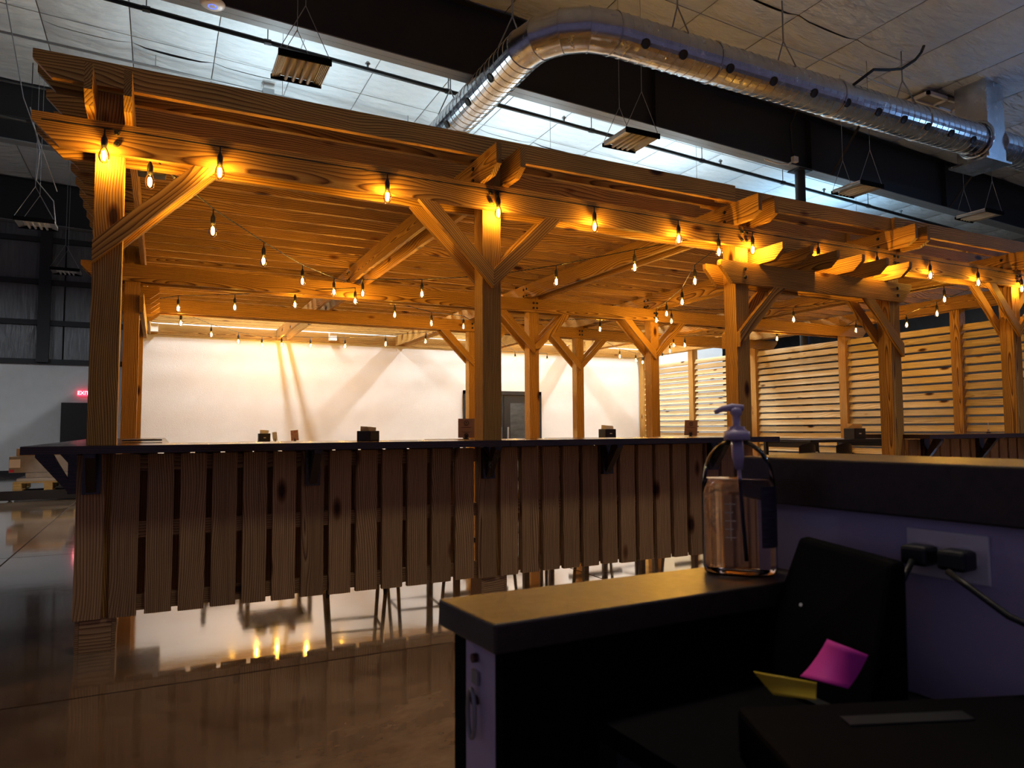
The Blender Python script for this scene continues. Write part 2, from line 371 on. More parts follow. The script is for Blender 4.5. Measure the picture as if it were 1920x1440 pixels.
row(YB, [X3, X4], -.73, 10.83)
row(YC, [X3, X4], -.73, 10.87)
# double cross beams (front to wall)
for x in (X1, X2, X3, X4, X5, X6):
    for s in (-1, 1):
        xx = x + s * (PW / 2 + PT / 2)
        board('cross_beam', (xx, 4.09, (ZY0 + ZY1) / 2), (xx, YB + .07, (ZY0 + ZY1) / 2), ZY1 - ZY0, PT, PINE, PG, (.09, .05), None)
        board('cross_beam', (xx, YB + .073, (ZY0 + ZY1) / 2), (xx, YW - PT, (ZY0 + ZY1) / 2), ZY1 - ZY0, PT, PINE, PG)
xs = [X1 - .09, X1 + .0, X2, X3, X4, X5, X6, XR]
for k in range(1, len(xs) - 1):
    board('ledger', (xs[k] + .003, YW - PT / 2, (ZY0 + ZY1) / 2), (xs[k + 1] - .003, YW - PT / 2, (ZY0 + ZY1) / 2), ZY1 - ZY0, PT, PINE, PG)
# joists
jy = [4.36] + [4.535 + .3255 * k for k in range(29)]
JC = (.085, .09)
for i, y in enumerate(jy):
    zj = (ZJ0 + ZJ1) / 2; h = ZJ1 - ZJ0
    for k, (a, b) in enumerate(((XL, 4.26), (4.10, 6.32), (6.30, XR))):
        yy = y + (.0 if k != 1 else PT + .001)
        board('joist', (a, yy, zj), (b, yy, zj), h, PT, PINE, PG, JC if k == 0 else None, JC if k == 2 else None)
# knee braces: 45 degree boards on the front and back faces
def brace(x, y, sgn, zt=ZB0, run=.545, to_edge=False, axis='X'):
    w = .089 * math.sqrt(2)
    x_in = -.07 if to_edge else .001
    rise = run - x_in
    pr = [(x_in, zt - rise - (0 if not to_edge else 0)), (run, zt), (run - w, zt), (x_in, zt - rise + w)]
    pr = [(sgn * a, z - zt) for a, z in pr]
    if sgn > 0: pr = pr[::-1]
    return pr, zt
def add_brace(x, y, sgn, **k):
    pr, zt = brace(x, y, sgn, **k)
    for yy in (y - PT / 2, y + PW + PT / 2):
        Rm = Matrix.Rotation(math.radians(-45 if sgn > 0 else -135), 4, 'Y')
        loc = [Rm.inverted() @ V((a, 0, z)) for a, z in pr]          # local X runs along the board, so the grain does too
        put('knee_brace', prism_mesh('knee_brace', [(p.x, p.z) for p in loc], PT, PINE), PG, T((x, yy, zt)) @ Rm)
for y in (YA, YB, YC):
    for x in (X1, X2, X3, X4, X5, X6):
        if y != YA and x in (X2, X5): continue
        if y == YA and x in (X3, X4): continue
        if y != YA and x in (X1, X6): continue
        if x < X6 and not (x == X1): add_brace(x, y, 1)
        if x == X1: add_brace(x, y, 1, to_edge=True)
        elif x == X6: add_brace(x, y, -1, to_edge=True)
        else: add_brace(x, y, -1)
# entrance arch in the front row
ZA0, ZA1 = 2.362, 2.545
for yy in (YA - PT / 2 - .001, YA + PW + PT / 2 + .001):
    board('arch_beam', (4.10, yy, (ZA0 + ZA1) / 2), (6.535, yy, (ZA0 + ZA1) / 2), ZA1 - ZA0, PT, PINE, PG, (.13, .14), (.13, .14))
for k in range(6):
    x = 4.54 + .321 * k
    board('arch_rafter', (x, 4.10, 2.610), (x, 4.86, 2.610), .13, PT, PINE, PG, (.09, .075), (.09, .075))
add_brace(X3, YA, 1, zt=ZA0, to_edge=True, run=.46); add_brace(X4, YA, -1, zt=ZA0, to_edge=True, run=.46)
# entrance arch on the left side, between rows B and C
for s in (-1, 1):
    xx = X1 + s * (PW / 2 + PT / 2 + .001)
    board('arch_beam', (xx, YB - .18, (ZA0 + ZA1) / 2), (xx, YC + .34, (ZA0 + ZA1) / 2), ZA1 - ZA0, PT, PINE, PG, (.13, .14), (.13, .14))
for k in range(6):
    y = 8.30 + .331 * k
    board('arch_rafter', (X1 - .36, y, 2.610), (X1 + .25, y, 2.610), .13, PT, PINE, PG, (.09, .075), (.09, .075))
# carriage bolts at the joints
BOLT = mesh('bolt', *lathe_geo([(.0, -.012), (.011, -.011), (.0155, -.004), (.0155, .0)], 10), BLACKM)
RX = Matrix.Rotation(-math.pi / 2, 4, 'X'); RYm = Matrix.Rotation(math.pi / 2, 4, 'Y')
def bolt(p, M=RX): put('bolt', BOLT, PG, T(p) @ M)
for (y, xs_) in ((YA - PT, (X2, X3, X4, X5)), (YB - PT, (X3, X4)), (YC - PT, (X3, X4))):
    for x in xs_:
        for dx in (-.026, .026):
            for z in (2.735, 2.80): bolt((x + dx, y, z))
for x in (X1,): 
    for z in (2.735, 2.80): bolt((x + .03, YA - PT, z))
for x in (X2, X3, X4, X5):
    for y in (YA + .07, YB + .04):
        for dy in ((0,) if y < 5 else (-.04, .04)):
            for z in (2.90, 2.985): bolt((x - PW / 2 - PT, y + dy, z), RYm)
for x in (X3, X4):
    for z in (2.42, 2.49): bolt((x, YA - PT - .001, z))
# foot trim around the front posts
for x in (X1, X2, X3, X4, X5):
    for (a, b, c, d) in ((-.074, .074, -.02, -.001), (-.094, -.075, -.022, .16), (.075, .094, -.022, .16)):
        box('foot_trim', x + a, x + b, YA + c, YA + d, 0, .172, BARWOOD, PG)
# ================================================================== BARS
def bracket(parent, x, y, d, h=.215, w=.085, over=.19):
    """d: unit direction the bracket points to; corner under the top at (x, y)"""
    zt = 1.046
    rz = math.atan2(d[1], d[0])
    M = T((x, y, zt)) @ Matrix.Rotation(rz, 4, 'Z')
    pr = [(0, 0), (0, -h), (.04, -h), (.04, -.055 - .03), (.04, -.17), (over - .045, -.012), (over, -.012), (over, 0)]
    leg = [(0, 0), (0, -h), (.04, -h), (.04, 0)]
    arm = [(.04, -h + .01), (.04, -h + .075), (over - .075, 0), (over, 0), (over, -.02)]
    o = put('bracket', prism_mesh('bracket', leg, w, DARKWOOD), parent, M)
    a = put('diagonal', prism_mesh('diagonal', arm, .045, DARKWOOD), o, M)
    return o
BARZ0, BARZ1 = 1.048, 1.088
def bar_front(parent, sl, x0, x1, tops, brk):
    for i, x in enumerate(sl):
        dz = random.uniform(-.004, .004)
        board('slat', (x + .069, YA - .018, .175 + dz), (x + .069, YA - .018, 1.036), .034, .131, BARWOOD, parent)
    for x in sl[1:-1]:
        xx = x + .138 + .013
        if min(abs(xx - p) for p in (X1, X2, X3, X4, X5, X6)) < .145: continue
        board('inner_slat', (xx, YA + .158, .20), (xx, YA + .158, 1.036), .034, .138, BARWOOD, parent)
    for z in (.235, .625, .985):
        board('rail', (x0, YA + .02, z), (x1, YA + .02, z), .085, .038, BARWOOD, parent)
    for a, b in tops:
        board('bar_top', (a, 4.47, (BARZ0 + BARZ1) / 2), (b, 4.47, (BARZ0 + BARZ1) / 2), BARZ1 - BARZ0, .66, DARKWOOD, parent)
    for x in brk: bracket(parent, x, YA - .036, (0, -1))
B1 = thing('bar_counter', (2, YA, 0), 'pine slatted bar with dark top wrapping the near left corner', 'bar counter')
sl = [-.384, -.221] + [-.052 + .1643 * k for k in range(0, 27)]
bar_front(B1, sl, X1 + .08, 4.42, ((-.60, 2.048), (2.052, 4.47)), (-.31, .83, 1.985, 2.94, 3.95))
# left return of the same bar
for k in range(22):
    y = YA + .02 + .1643 * k
    if y > 8.0: break
    board('slat', (-.366, y + .07, .175), (-.366, y + .07, 1.036), .138, .034, BARWOOD, B1)
for z in (.235, .625, .985): board('rail', (-.33, YA + .16, z), (-.33, YB, z), .085, .038, BARWOOD, B1)
board('bar_top', (-.27, 4.802, (BARZ0 + BARZ1) / 2), (-.27, 8.25, (BARZ0 + BARZ1) / 2), BARZ1 - BARZ0, .66, DARKWOOD, B1)
for y in (4.44, 5.4, 6.5, 7.6): bracket(B1, -.384, y, (-1, 0))
B2 = thing('bar_counter', (8, YA, 0), 'pine slatted bar with dark top right of the entrance arch', 'bar counter')
bar_front(B2, [X4 + .075 + .1643 * k for k in range(25)], X4 + .08, 10.3, ((X4 + .05, X5), (X5 + .003, 10.45)), (6.62, 7.5, 8.37, 9.3))
# ================================================================== LOUVRED SCREEN
LV = thing('louvred_screen', (X6, 9, 0), 'pale pine louvred screen closing the right side of the pergola', 'screen')
bays = [(YA + .14, 6.18), (6.32, YB), (YB + .14, YC), (YC + .14, 11.90), (12.04, 13.66)]
for (a, b) in bays:
    for k in range(21):
        z = .16 + .1215 * k
        M, L = frame((X6 + .01, a, z), (X6 + .01, b, z))
        M = M @ Matrix.Rotation(math.radians(27), 4, 'X')
        l = L / 2; h = .0505
        put('slat', prism_mesh('slat', [(-l, h), (-l, -h), (l, -h), (l, h)], .021, PINE_PALE), LV, M)
# ================================================================== STRING LIGHTS
BG = mesh('bulb', *lathe_geo([(.011, .046), (.016, .036), (.024, .016), (.0275, -.004), (.0265, -.02), (.019, -.036), (.008, -.045), (.0, -.047)], 12), BULBGLASS, True)
SK = mesh('socket', *lathe_geo([(.004, .153), (.004, .118), (.009, .105), (.016, .09), (.0165, .07), (.0145, .042)], 10), BLACK, True)
FM = mesh('filament', *lathe_geo([(.0, .026), (.0075, .02), (.0115, .004), (.0115, -.012), (.0075, -.026), (.0, -.032)], 8), FIL, True)
def string(label, bulbs, runs, loc=None):
    s = thing('string_light', loc or bulbs[0], label, 'string light', 'edison bulb string lights')
    for b in bulbs:
        g = put('bulb', BG, s, T(b)); put('socket', SK, g, T(b)); put('filament', FM, g, T(b))
    for r in runs:
        mb = MB()
        pts = []
        for p in r: pts.append(V(p))
        mb.tube(pts, .0042, 6)
        mb.build('cable', BLACK, s)
def up(b): return (b[0], b[1], b[2] + .15)
def ray(px, py, z):
    d = cf + cr * ((px - 960) / F_PX) - cu * ((py - 720) / F_PX); t = (z - HC) / d.z
    return (d.x * t, d.y * t, z)
front = [(-.30 + .787 * k if k != 1 else .28, 4.325, 2.652) for k in range(14)]
cab = []
for i, b in enumerate(front):
    cab.append(up(b))
string('string lights along the outer face of the front beam', front, [[(XL + .05, 4.335, 2.80)] + cab])
sB = [(281, 340, 2.58), (399, 432, 2.52), (494, 489, 2.50), (567, 527, 2.53), (626, 547, 2.62), (680, 550, 2.62), (791, 551, 2.55), (914, 546, 2.48), (1043, 528, 2.5), (1190, 501, 2.52), (1348, 472, 2.6)]
P = [ray(*q) for q in sB]
string('string lights zigzagging from the near left post to the middle beam', P, [[(X1 + .1, YA + .2, 2.78)] + [up(p) for p in P[:5]] + [(X2, YB - .06, 2.83)] + [up(p) for p in P[5:]] + [(X3 - .05, YA + .2, 2.80)]])
sC = [(334, 578, 2.62), (440, 576, 2.58), (553, 571, 2.57), (666, 564, 2.62), (740, 590, 2.6), (809, 606, 2.58), (869, 612, 2.62)]
P = [ray(*q) for q in sC]
string('string lights in the bay left of the middle beam', P, [[(X1 + .15, YC - .25, 2.80)] + [up(p) for p in P[:4]] + [(X2, YB + .28, 2.83)] + [up(p) for p in P[4:]] + [(X3, YC - .05, 2.82)]])
sD = [(339, 606, 2.58), (396, 627, 2.6), (447, 640, 2.62), (491, 647, 2.66), (528, 646, 2.72), (582, 648, 2.68), (647, 649, 2.62), (723, 645, 2.58), (798, 640, 2.6)]
P = [ray(*q) for q in sD]
string('string lights dipping in front of the white wall on the left', P, [[(X1 + .15, YC + .3, 2.80)] + [up(p) for p in P] + [(X3 - .05, YC + .24, 2.83)]])
sE = [(1303, 527, 2.52), (1279, 566, 2.52), (1250, 588, 2.56), (1231, 600, 2.62), (1259, 602, 2.62), (1488, 599, 2.55), (1771, 561, 2.6), (1757, 588, 2.6), (1700, 609, 2.6), (1605, 619, 2.66)]
P = [ray(*q) for q in sE]
string('string lights swagged behind the entrance arch', P, [[(X3 + .05, YA + .2, 2.80)] + [up(p) for p in P[:4]] + [(X4, YB - .05, 2.84), up(P[4]), up(P[5]), up(P[6]), (X5, YA + .22, 2.80)] + [up(p) for p in P[7:]] + [(X6 - .15, YB - .06, 2.84)]])
sF = [(1125, 617, 2.6), (1263, 647, 2.6), (1284, 647, 2.6), (1457, 635, 2.6)]
P = [ray(*q) for q in sF]
string('string lights between the two rear post rows', P, [[(X3, YC - .05, 2.84), up(P[0]), (X4, YB + .24, 2.84)], [(X4 + .1, YC - .05, 2.84), up(P[1]), up(P[2]), up(P[3]), (X6 - .1, YB + .3, 2.84)]])
sG = [(966, 672, 2.62), (1026, 676, 2.62), (1162, 668, 2.6), (1192, 675, 2.6), (1205, 679, 2.62), (1242, 671, 2.6), (1256, 658, 2.58)]
P = [ray(*q) for q in sG]
string('string lights in front of the white wall in the right corner', P, [[(X3 + .1, YC + .25, 2.84), up(P[0]), up(P[1]), (X4 + .1, YW - .1, 2.84)], [(X4 + .3, YC + .25, 2.84), up(P[2]), up(P[3]), up(P[4]), (X6 - .2, YW - .4, 2.86), up(P[5]), up(P[6]), (X4 + .9, YC + .1, 2.84)]])
# ================================================================== CEILING SERVICES
# spiral duct
DZ, DR = 6.125, .265
dk = thing('spiral_duct', (4.18, 8.0, DZ), 'galvanised spiral air duct bending over the pergola', 'duct')
def ribbed(name, a, b, r=DR, pitch=.145, seg=36):
    a, b = V(a), V(b); L = (b - a).length; n = int(L / pitch); pts = []; rs = []
    for k in range(n):
        t0 = k / n
        for dt, dr in ((0, 0), (.06, .007), (.12, 0)):
            pts.append(a.lerp(b, t0 + dt / n)); rs.append(r + dr)
    pts.append(b); rs.append(r)
    m = MB(); m.tube(pts, rs, seg, True)
    return m.build(name, GALV, dk)
ribbed('duct_run', (4.18, 13.5, DZ), (4.18, 7.93, DZ)); ribbed('duct_run', (4.98, 7.13, DZ), (12.6, 7.13, DZ)); ribbed('duct_run', (13.1, 7.13, DZ), (17.5, 7.13, DZ))
NG = 4; arc = []
for k in range(NG + 1):
    t = math.pi / 2 * k / NG; arc.append(V((4.98 - .8 * math.cos(t), 7.93 - .8 * math.sin(t), DZ)))
for k in range(NG):
    m = MB(); a, b = arc[k], arc[k + 1]
    vs, fs = [], []
    for j, q in ((k, a), (k + 1, b)):
        t = math.pi / 2 * j / NG; rad = V((-math.cos(t), -math.sin(t), 0))
        for s in range(36):
            u = 2 * math.pi * s / 36; sc2 = 1.0 / math.cos(math.pi / 4 / NG) if 0 < j < NG else 1.0
            vs.append(q + rad * (DR * math.cos(u) * sc2) + V((0, 0, DR * math.sin(u))))
    fs = [(s, (s + 1) % 36, 36 + (s + 1) % 36, 36 + s) for s in range(36)]
    ob = put('elbow_gore', mesh('elbow_gore', vs, fs, GALV, True), dk)
for j in range(NG + 1):
    t = math.pi / 2 * j / NG; rad = V((-math.cos(t), -math.sin(t), 0))
    pts = [arc[j] + rad * ((DR + .004) * math.cos(2 * math.pi * s / 36)) + V((0, 0, (DR + .004) * math.sin(2 * math.pi * s / 36))) for s in range(37)]
    MB().tube(pts, .006, 6, False).build('seam_band', GALV, dk, smooth=True)
for x in (6.6, 9.0, 11.0):
    pts = [V((x, 7.13 + (DR + .006) * math.cos(2 * math.pi * s / 36), DZ + (DR + .006) * math.sin(2 * math.pi * s / 36))) for s in range(37)]
    MB().tube(pts, .012, 6, False).build('coupling_band', GALV, dk, smooth=True)
NZ = mesh('nozzle', *lathe_geo([(.062, -.012), (.062, .010), (.054, .013), (.050, .010), (.0, .0085)], 20), BLACKM, True)
aN = math.radians(35)
def nozzle(c, d):
    d = V(d).normalized(); z = d; x = z.orthogonal().normalized(); y = z.cross(x)
    M = Matrix(((x.x, y.x, z.x, 0), (x.y, y.y, z.y, 0), (x.z, y.z, z.z, 0), (0, 0, 0, 1)))
    put('nozzle', NZ, dk, T(V(c) + d * (DR + .002)) @ M)
for x in (5.35, 5.95, 6.75, 7.55, 8.35, 9.05, 9.75, 10.35, 10.95, 11.55, 12.15): nozzle((x, 7.13, DZ), (0, -math.cos(aN), -math.sin(aN)))
for y in (8.55, 9.35, 10.2): nozzle((4.18, y, DZ), (-math.cos(aN), 0, -math.sin(aN)))
def hanger(x, y, axis):
    m = MB(); zt = zceil(x); za = DZ + DR + .38
    m.tube([(x, y, zt), (x, y, za)], .012, 6)
    for s in (-1, 1):
        o = V((0, s * DR * .8, 0)) if axis == 'X' else V((s * DR * .8, 0, 0))
        m.tube([(x, y, za), V((x, y, DZ + DR * .62)) + o], .010, 6)
    m.build('hanger', GREY, dk)
hanger(6.05, 7.13, 'X'); hanger(8.0, 7.13, 'X'); hanger(10.67, 7.13, 'X'); hanger(4.18, 8.3, 'Y'); hanger(4.18, 10.6, 'Y')
# plenum box at the end of the run
pl = thing('duct_plenum', (12.85, 7.2, 5.72), 'grey sheet metal plenum box dropping from the ceiling at right', 'air plenum')
box('box', 12.6, 13.1, 6.92, 7.46, 5.74, zceil(13) , GALV, pl)
box('drain_pan', 12.42, 13.16, 6.86, 7.52, 5.70, 5.735, GALV, pl)
MB().add(*tube_geo([V((12.59, 7.13 + .30 * math.cos(2 * math.pi * s / 28), DZ + .30 * math.sin(2 * math.pi * s / 28))) for s in range(29)], .03, 6, False)).build('collar', GALV, pl, smooth=True)
vg = thing('return_vent', (12.65, 7.9, 7.15), 'white framed four pane vent in the ceiling beside the duct', 'vent')
def zc(x): return zceil(x) - .05
for (a, b, c, d) in ((12.1, 12.15, 7.6, 8.2), (12.65, 12.69, 7.6, 8.2), (13.2, 13.25, 7.6, 8.2), (12.1, 13.25, 7.6, 7.65), (12.1, 13.25, 7.88, 7.92), (12.1, 13.25, 8.15, 8.2)):
    box('frame', a, b, c, d, zc(12.7) - .06, zc(12.7), WHITE, vg)
VENTP = plain('vent_pane', (.30, .26, .22), .6)
for (a, b) in ((12.15, 12.65), (12.69, 13.2)):
    for (c, d) in ((7.65, 7.88), (7.92, 8.15)): box('pane', a, b, c, d, zc(12.7) - .03, zc(12.7) - .01, VENTP, vg)
# sprinkler mains
def pipe(name, y, z0, z1, x0, x1, r, label, cat, mat, drops, heads=()):
    t = thing(name, (x0, y, z0), label, cat)
    f = lambda x: z0 + (z1 - z0) * (x - x0) / (x1 - x0)
    MB().tube([(x0, y, f(x0)), ((x0 + x1) / 2, y, f((x0 + x1) / 2)), (x1, y, f(x1))], r, 10).build('pipe', mat, t, smooth=True)
    for x in drops:
        m = MB(); m.tube([(x, y, f(x)), (x, y, zceil(x))], .008, 6); m.tube([(x - .05, y, f(x)), (x + .05, y, f(x))], r * 1.25, 10); m.build('hanger_rod', mat, t)
    for x in heads:
        m = MB(); m.tube([(x, y, f(x)), (x, y, f(x) + .09)], .018, 8); m.add(*lathe_geo([(.04, .09), (.045, .095), (.02, .13)], 10, (x, y, f(x)))); m.build('sprinkler_head', GREY, t)
    return t, f
pipe('sprinkler_pipe', 11.0, 7.19, 6.10, -1.0, 21.5, .036, 'black sprinkler pipe running under the ceiling beyond the rafter', 'pipe', BLACKM, (-.3, 1.35, 4.3, 7.2, 9.9, 12.2, 15), (2.9, 6.6, 10.4, 13.5, 16.2))
ct, cfz = pipe('conduit', 13.5, 7.72, 7.28, -6.0, 6.0, .022, 'thin grey conduit with a junction box under the ceiling', 'conduit', GREY, (-3.5, -.2, 4.4))
box('junction_box', 1.58, 1.78, 13.42, 13.58, cfz(1.7) - .10, cfz(1.7) + .06, GREY, ct)
pipe('sprinkler_pipe', 15.0, 7.0, 6.7, -9, -1, .04, 'black sprinkler pipe in the far left ceiling', 'pipe', BLACKM, (-6, -2.2))
pipe('conduit', 14.6, 7.45, 7.2, -9, -1.2, .02, 'pair of thin dark conduits at the far left', 'conduit', BLACKM, (-5,))
# purlin straps: thin wires across the panels
for i, y in enumerate((11.6, 13.0, 7.9)):
    m = MB(); m.tube([(-6, y, zceil(-6) - .045), (5, y, zceil(5) - .05), (16, y, zceil(16) - .045)], .006, 5)
    tag(m.build('ceiling_strap', GREY), ('thin wire strap under the white ceiling panels, nearer the rafter', 'thin wire strap under the white ceiling panels, farther back', 'thin wire strap under the ceiling beside the duct')[i], 'strap')
# small services around the rafter and the duct
m = MB(); m.tube([(9.23, 6.93, 6.30), (9.61, 6.87, 6.59), (9.93, 6.85, 6.65), (10.25, 6.85, 6.74), (10.59, 6.85, 6.96), (10.75, 6.85, 7.12), (10.83, 6.85, 7.25)], .022, 8)
tag(m.build('black_flex_pipe', BLACK, smooth=True), 'black flexible pipe curving from the duct to the ceiling', 'pipe')
jb = thing('rafter_box', (11.0, 9.3, 6.1), 'small white electrical box with a cable on the rafter', 'junction box')
box('box', 10.63, 10.75, 9.30, 9.38, 6.18, 6.29, WHITE, jb, .006)
MB().tube([(10.80, 9.36, 7.22), (10.62, 9.36, 6.9), (10.64, 9.36, 6.48), (10.69, 9.36, 6.27)], .018, 8).build('cable', BLACK, jb, smooth=True)
MB().tube([(10.65, 9.33, 6.20), (10.5, 9.33, 6.11), (10.25, 9.33, 6.08), (9.9, 9.33, 6.10)], .016, 8).build('conduit', WHITE, jb, smooth=True)
for x, lab in ((-2.2, 'black diagonal flange brace on the rafter, left end'), (11.75, 'black diagonal flange brace on the rafter near the column'), (15.5, 'black diagonal flange brace on the rafter, right end')):
    m = MB(); m.tube([(x, 9.38, 6.56 - .0395 * (x - .69)), (x, 8.45, zceil(x) - .04)], .026, 6)
    tag(m.build('flange_brace', BLACKM), lab, 'brace', 'flange braces on the rafter')
# access point disc
ap = thing('access_point', (.42, 9.25, 6.5), 'round white wireless access point with a blue ring', 'access point')
MB().lathe([(.0, -.045), (.11, -.042), (.145, -.02), (.15, 0), (.12, .02)], 28, (.48, 9.33, 6.52)).build('dome', WHITE, ap, smooth=True)
BLUE = emis('blue_led', (.10, .16, 1.0), 2.2)
MB().add(*tube_geo([V((.48 + .05 * math.cos(2 * math.pi * s / 24), 9.33 + .05 * math.sin(2 * math.pi * s / 24), 6.476)) for s in range(25)], .006, 6, False)).build('led_ring', BLUE, ap)
# high bay lights
TUBEW = plain('unlit_lamp_tube', (.60, .60, .58), .35)
REFL = plain('lamp_reflector', (.46, .45, .43), .35, .7)
LIT = emis('lit_lamp_tube', (.86, .95, 1.0), 9.0)
def high_bay(cx, cy, z, label, lit=False, w=.56, l=.56, group='high bay lights over the hall', sub=True, watts=None, col=(.90, .96, 1.0), up_share=.22, spread=180):
    watts = watts or BAY_W
    t = thing('high_bay_light', (cx, cy, z), label, 'ceiling light', group)
    x0, x1, y0, y1 = cx - w / 2, cx + w / 2, cy - l / 2, cy + l / 2
    box('end_cap', x0, x1, y0 - .012, y0 + .012, z, z + .07, DARKPANEL if sub else GREYP, t); box('end_cap', x0, x1, y1 - .012, y1 + .012, z, z + .05, DARKPANEL if sub else GREYP, t)
    box('housing', x0 + .01, x1 - .01, y0 + .012, y1 - .012, z + .055, z + .07, WHITE if not lit else WHITE, t)
    for s in (-1, 1):
        m = MB()
        for k in range(6):
            xx = cx + s * (w / 2 - .012 - k * .016)
            m.box(xx - .005, xx + .005, y0 + .012, y1 - .012, z + .012 + k * .004, z + .05)
        m.build('reflector_fins', REFL, t)
    for k in range(4):
        xx = cx + (k - 1.5) * w * .145
        MB().tube([(xx, y0 + .015, z + .022), (xx, y1 - .015, z + .022)], .021, 12).build('lamp_tube', LIT if lit else TUBEW, t, smooth=True)
    zt = zceil(cx) - .02
    for yy in (y0 + .02, y1 - .02):
        MB().tube([(x0 + .01, yy, z + .07), (cx, yy, z + .62), (cx, yy, zt)], .0045, 5).build('suspension_wire', GREY, t)
        MB().tube([(x1 - .01, yy, z + .07), (cx, yy, z + .62)], .0045, 5).build('suspension_wire', GREY, t)
    if lit:
        for (dz, rx, p, colr) in ((-.012, 0, watts, col), (.10, math.pi, watts * up_share, (col[0] * .76, col[1] * .93, 1.0))):
            ld = bpy.data.lights.new('lamp_light', 'AREA'); ld.shape = 'RECTANGLE'; ld.size = w; ld.size_y = l; ld.energy = p; ld.color = colr; ld.spread = math.radians(spread)
            if p <= 0: continue
            lo = bpy.data.objects.new('lamp_light', ld); link(lo, t, T((cx, cy, z + dz)) @ Matrix.Rotation(rx, 4, 'X'))
    return t
FXZ = 5.12
for (cx, lab) in ((1.315, 'unlit grey high bay light hanging nearest the left, above the pergola edge'), (5.78, 'unlit high bay light hanging below the duct elbow run'), (10.43, 'unlit high bay light hanging right of the black column'), (13.85, 'unlit high bay light hanging farthest right, below the plenum box')):
    high_bay(cx, 7.84, FXZ, lab)
high_bay(-2.0, 14.6, 4.75, 'dim grey high bay light hanging at the far left edge', w=.6)
high_bay(-2.05, 19.5, 4.9, 'small dim high bay light far back at the left', w=.6)
for cx, lab in ((1.6, 'lit high bay light hidden above the roof by the white wall, left'), (6.4, 'lit high bay light hidden above the roof by the white wall, middle'), (9.9, 'lit high bay light hidden above the roof by the white wall, right')):
    high_bay(cx, 12.35, 5.15, lab, True, w=.24, l=2.4, up_share=.24)
high_bay(-5.6, 15.5, 5.1, 'lit high bay light out to the left of the hall', True, watts=170, up_share=.08)
high_bay(15.5, 3.6, 5.1, 'added unseen blue high bay light out to the right of the hall', True, watts=170, col=(.34, .55, 1.0), up_share=.62)  # added out of view to throw blue light on ceiling, duct and right bar
high_bay(14.8, 12.35, 5.15, 'added cool high bay light, unseen beyond the louvred screen', True, w=.24, l=2.4, watts=150, col=(.55, .78, 1.0), up_share=.7)  # added, unseen; brightens the ceiling at right with a bluish uplight
for cx, lab in ((1.0, 'added unseen dim high bay light in front of the bar, left'), (3.6, 'added unseen dim high bay light in front of the bar, middle'), (7.4, 'added unseen dim high bay light in front of the right bar')):
    high_bay(cx, 1.9, 5.1, lab, True, watts=(55 if cx > 5 else 13), col=(1.0, .86, .66), up_share=.0, spread=80)  # added lamps; narrow spread reaches the bar slats, not the upper pergola
# ================================================================== LEFT BACKGROUND
EXR = emis('exit_red', (1.0, .05, .10), 2.6); EXW = emis('exit_letters', (1.0, .55, .55), 4.0)
ex = thing('exit_sign', (-1.77, 22.4, 2.15), 'red lit EXIT sign over the far black door', 'exit sign')
box('panel', -2.0, -1.72, 22.40, 22.46, 2.115, 2.265, EXR, ex)
fc = bpy.data.curves.new('lettering', 'FONT'); fc.body = 'EXIT'; fc.size = .135; fc.extrude = .004; fc.align_x = 'CENTER'; fc.align_y = 'CENTER'; fc.materials.append(EXW)
fo = bpy.data.objects.new('lettering_curve', fc); COL.objects.link(fo); bpy.context.view_layer.update()
fm = bpy.data.meshes.new_from_object(fo.evaluated_get(bpy.context.evaluated_depsgraph_get())); bpy.data.objects.remove(fo)
put('lettering', fm, ex, T((-1.86, 22.392, 2.19)) @ Matrix.Rotation(math.pi / 2, 4, 'X'))
# pallet jack, pallet, boxes
pj = thing('pallet_jack', (-1.8, 14.8, 0), 'low dark pallet truck under the loaded pallet', 'pallet truck')
for y in (14.45, 15.1): box('fork', -2.25, -1.0, y, y + .16, .06, .14, BLACKM, pj)
box('front_bar', -2.35, -1.05, 14.25, 14.33, .02, .17, BLACKM, pj)
for x in (-2.2, -1.2): MB().tube([(x, 14.36, .04), (x, 14.44, .04)], .04, 10).build('wheel', BLACK, pj)
pa = thing('wooden_pallet', (-1.7, 14.8, .15), 'yellow wooden pallet carrying flat cartons', 'pallet')
PAL = wood('pallet_wood', (.56, .40, .16), (.48, .33, .12), (.30, .19, .06))
for x in (-2.1, -1.66, -1.22):
    for y in (14.34, 14.8, 15.25): box('block', x - .06, x + .06, y, y + .1, .18, .29, PAL, pa)
for y in (14.34, 14.57, 14.80, 15.03, 15.25): box('deck_board', -2.16, -1.16, y, y + .1, .292, .314, PAL, pa)
for x in (-2.1, -1.66, -1.22): box('bottom_board', x - .06, x + .06, 14.34, 15.35, .155, .178, PAL, pa)
WR = plain('plastic_wrapped_carton', (.34, .31, .28), .3)
def carton(x0, x1, y0, y1, z0, z1, mat, label):
    t = thing('carton', ((x0 + x1) / 2, (y0 + y1) / 2, z0), label, 'box', 'cartons on the pallet')
    box('body', x0, x1, y0, y1, z0, z1, mat, t, .006)
    box('tape', (x0 + x1) / 2 - .03, (x0 + x1) / 2 + .03, y0 - .002, y1, z1, z1 + .002, CARDG, t)
    return t
carton(-2.12, -1.18, 14.4, 15.3, .316, .37, WR, 'flat grey wrapped carton, lowest on the pallet')
carton(-2.0, -1.25, 14.42, 15.25, .374, .46, CARDG, 'grey carton second from the pallet boards')
c3 = carton(-2.24, -1.35, 14.45, 15.2, .464, .74, CARDG, 'taller grey carton with a white label on its front')
LBL = plain('white_paper_label', (.75, .70, .66), .7); REDP = plain('red_paper_label', (.55, .03, .08), .7)
box('label_sheet', -2.235, -2.08, 14.445, 14.449, .55, .69, LBL, c3); box('red_sticker', -2.235, -2.165, 14.446, 14.449, .475, .52, REDP, c3)
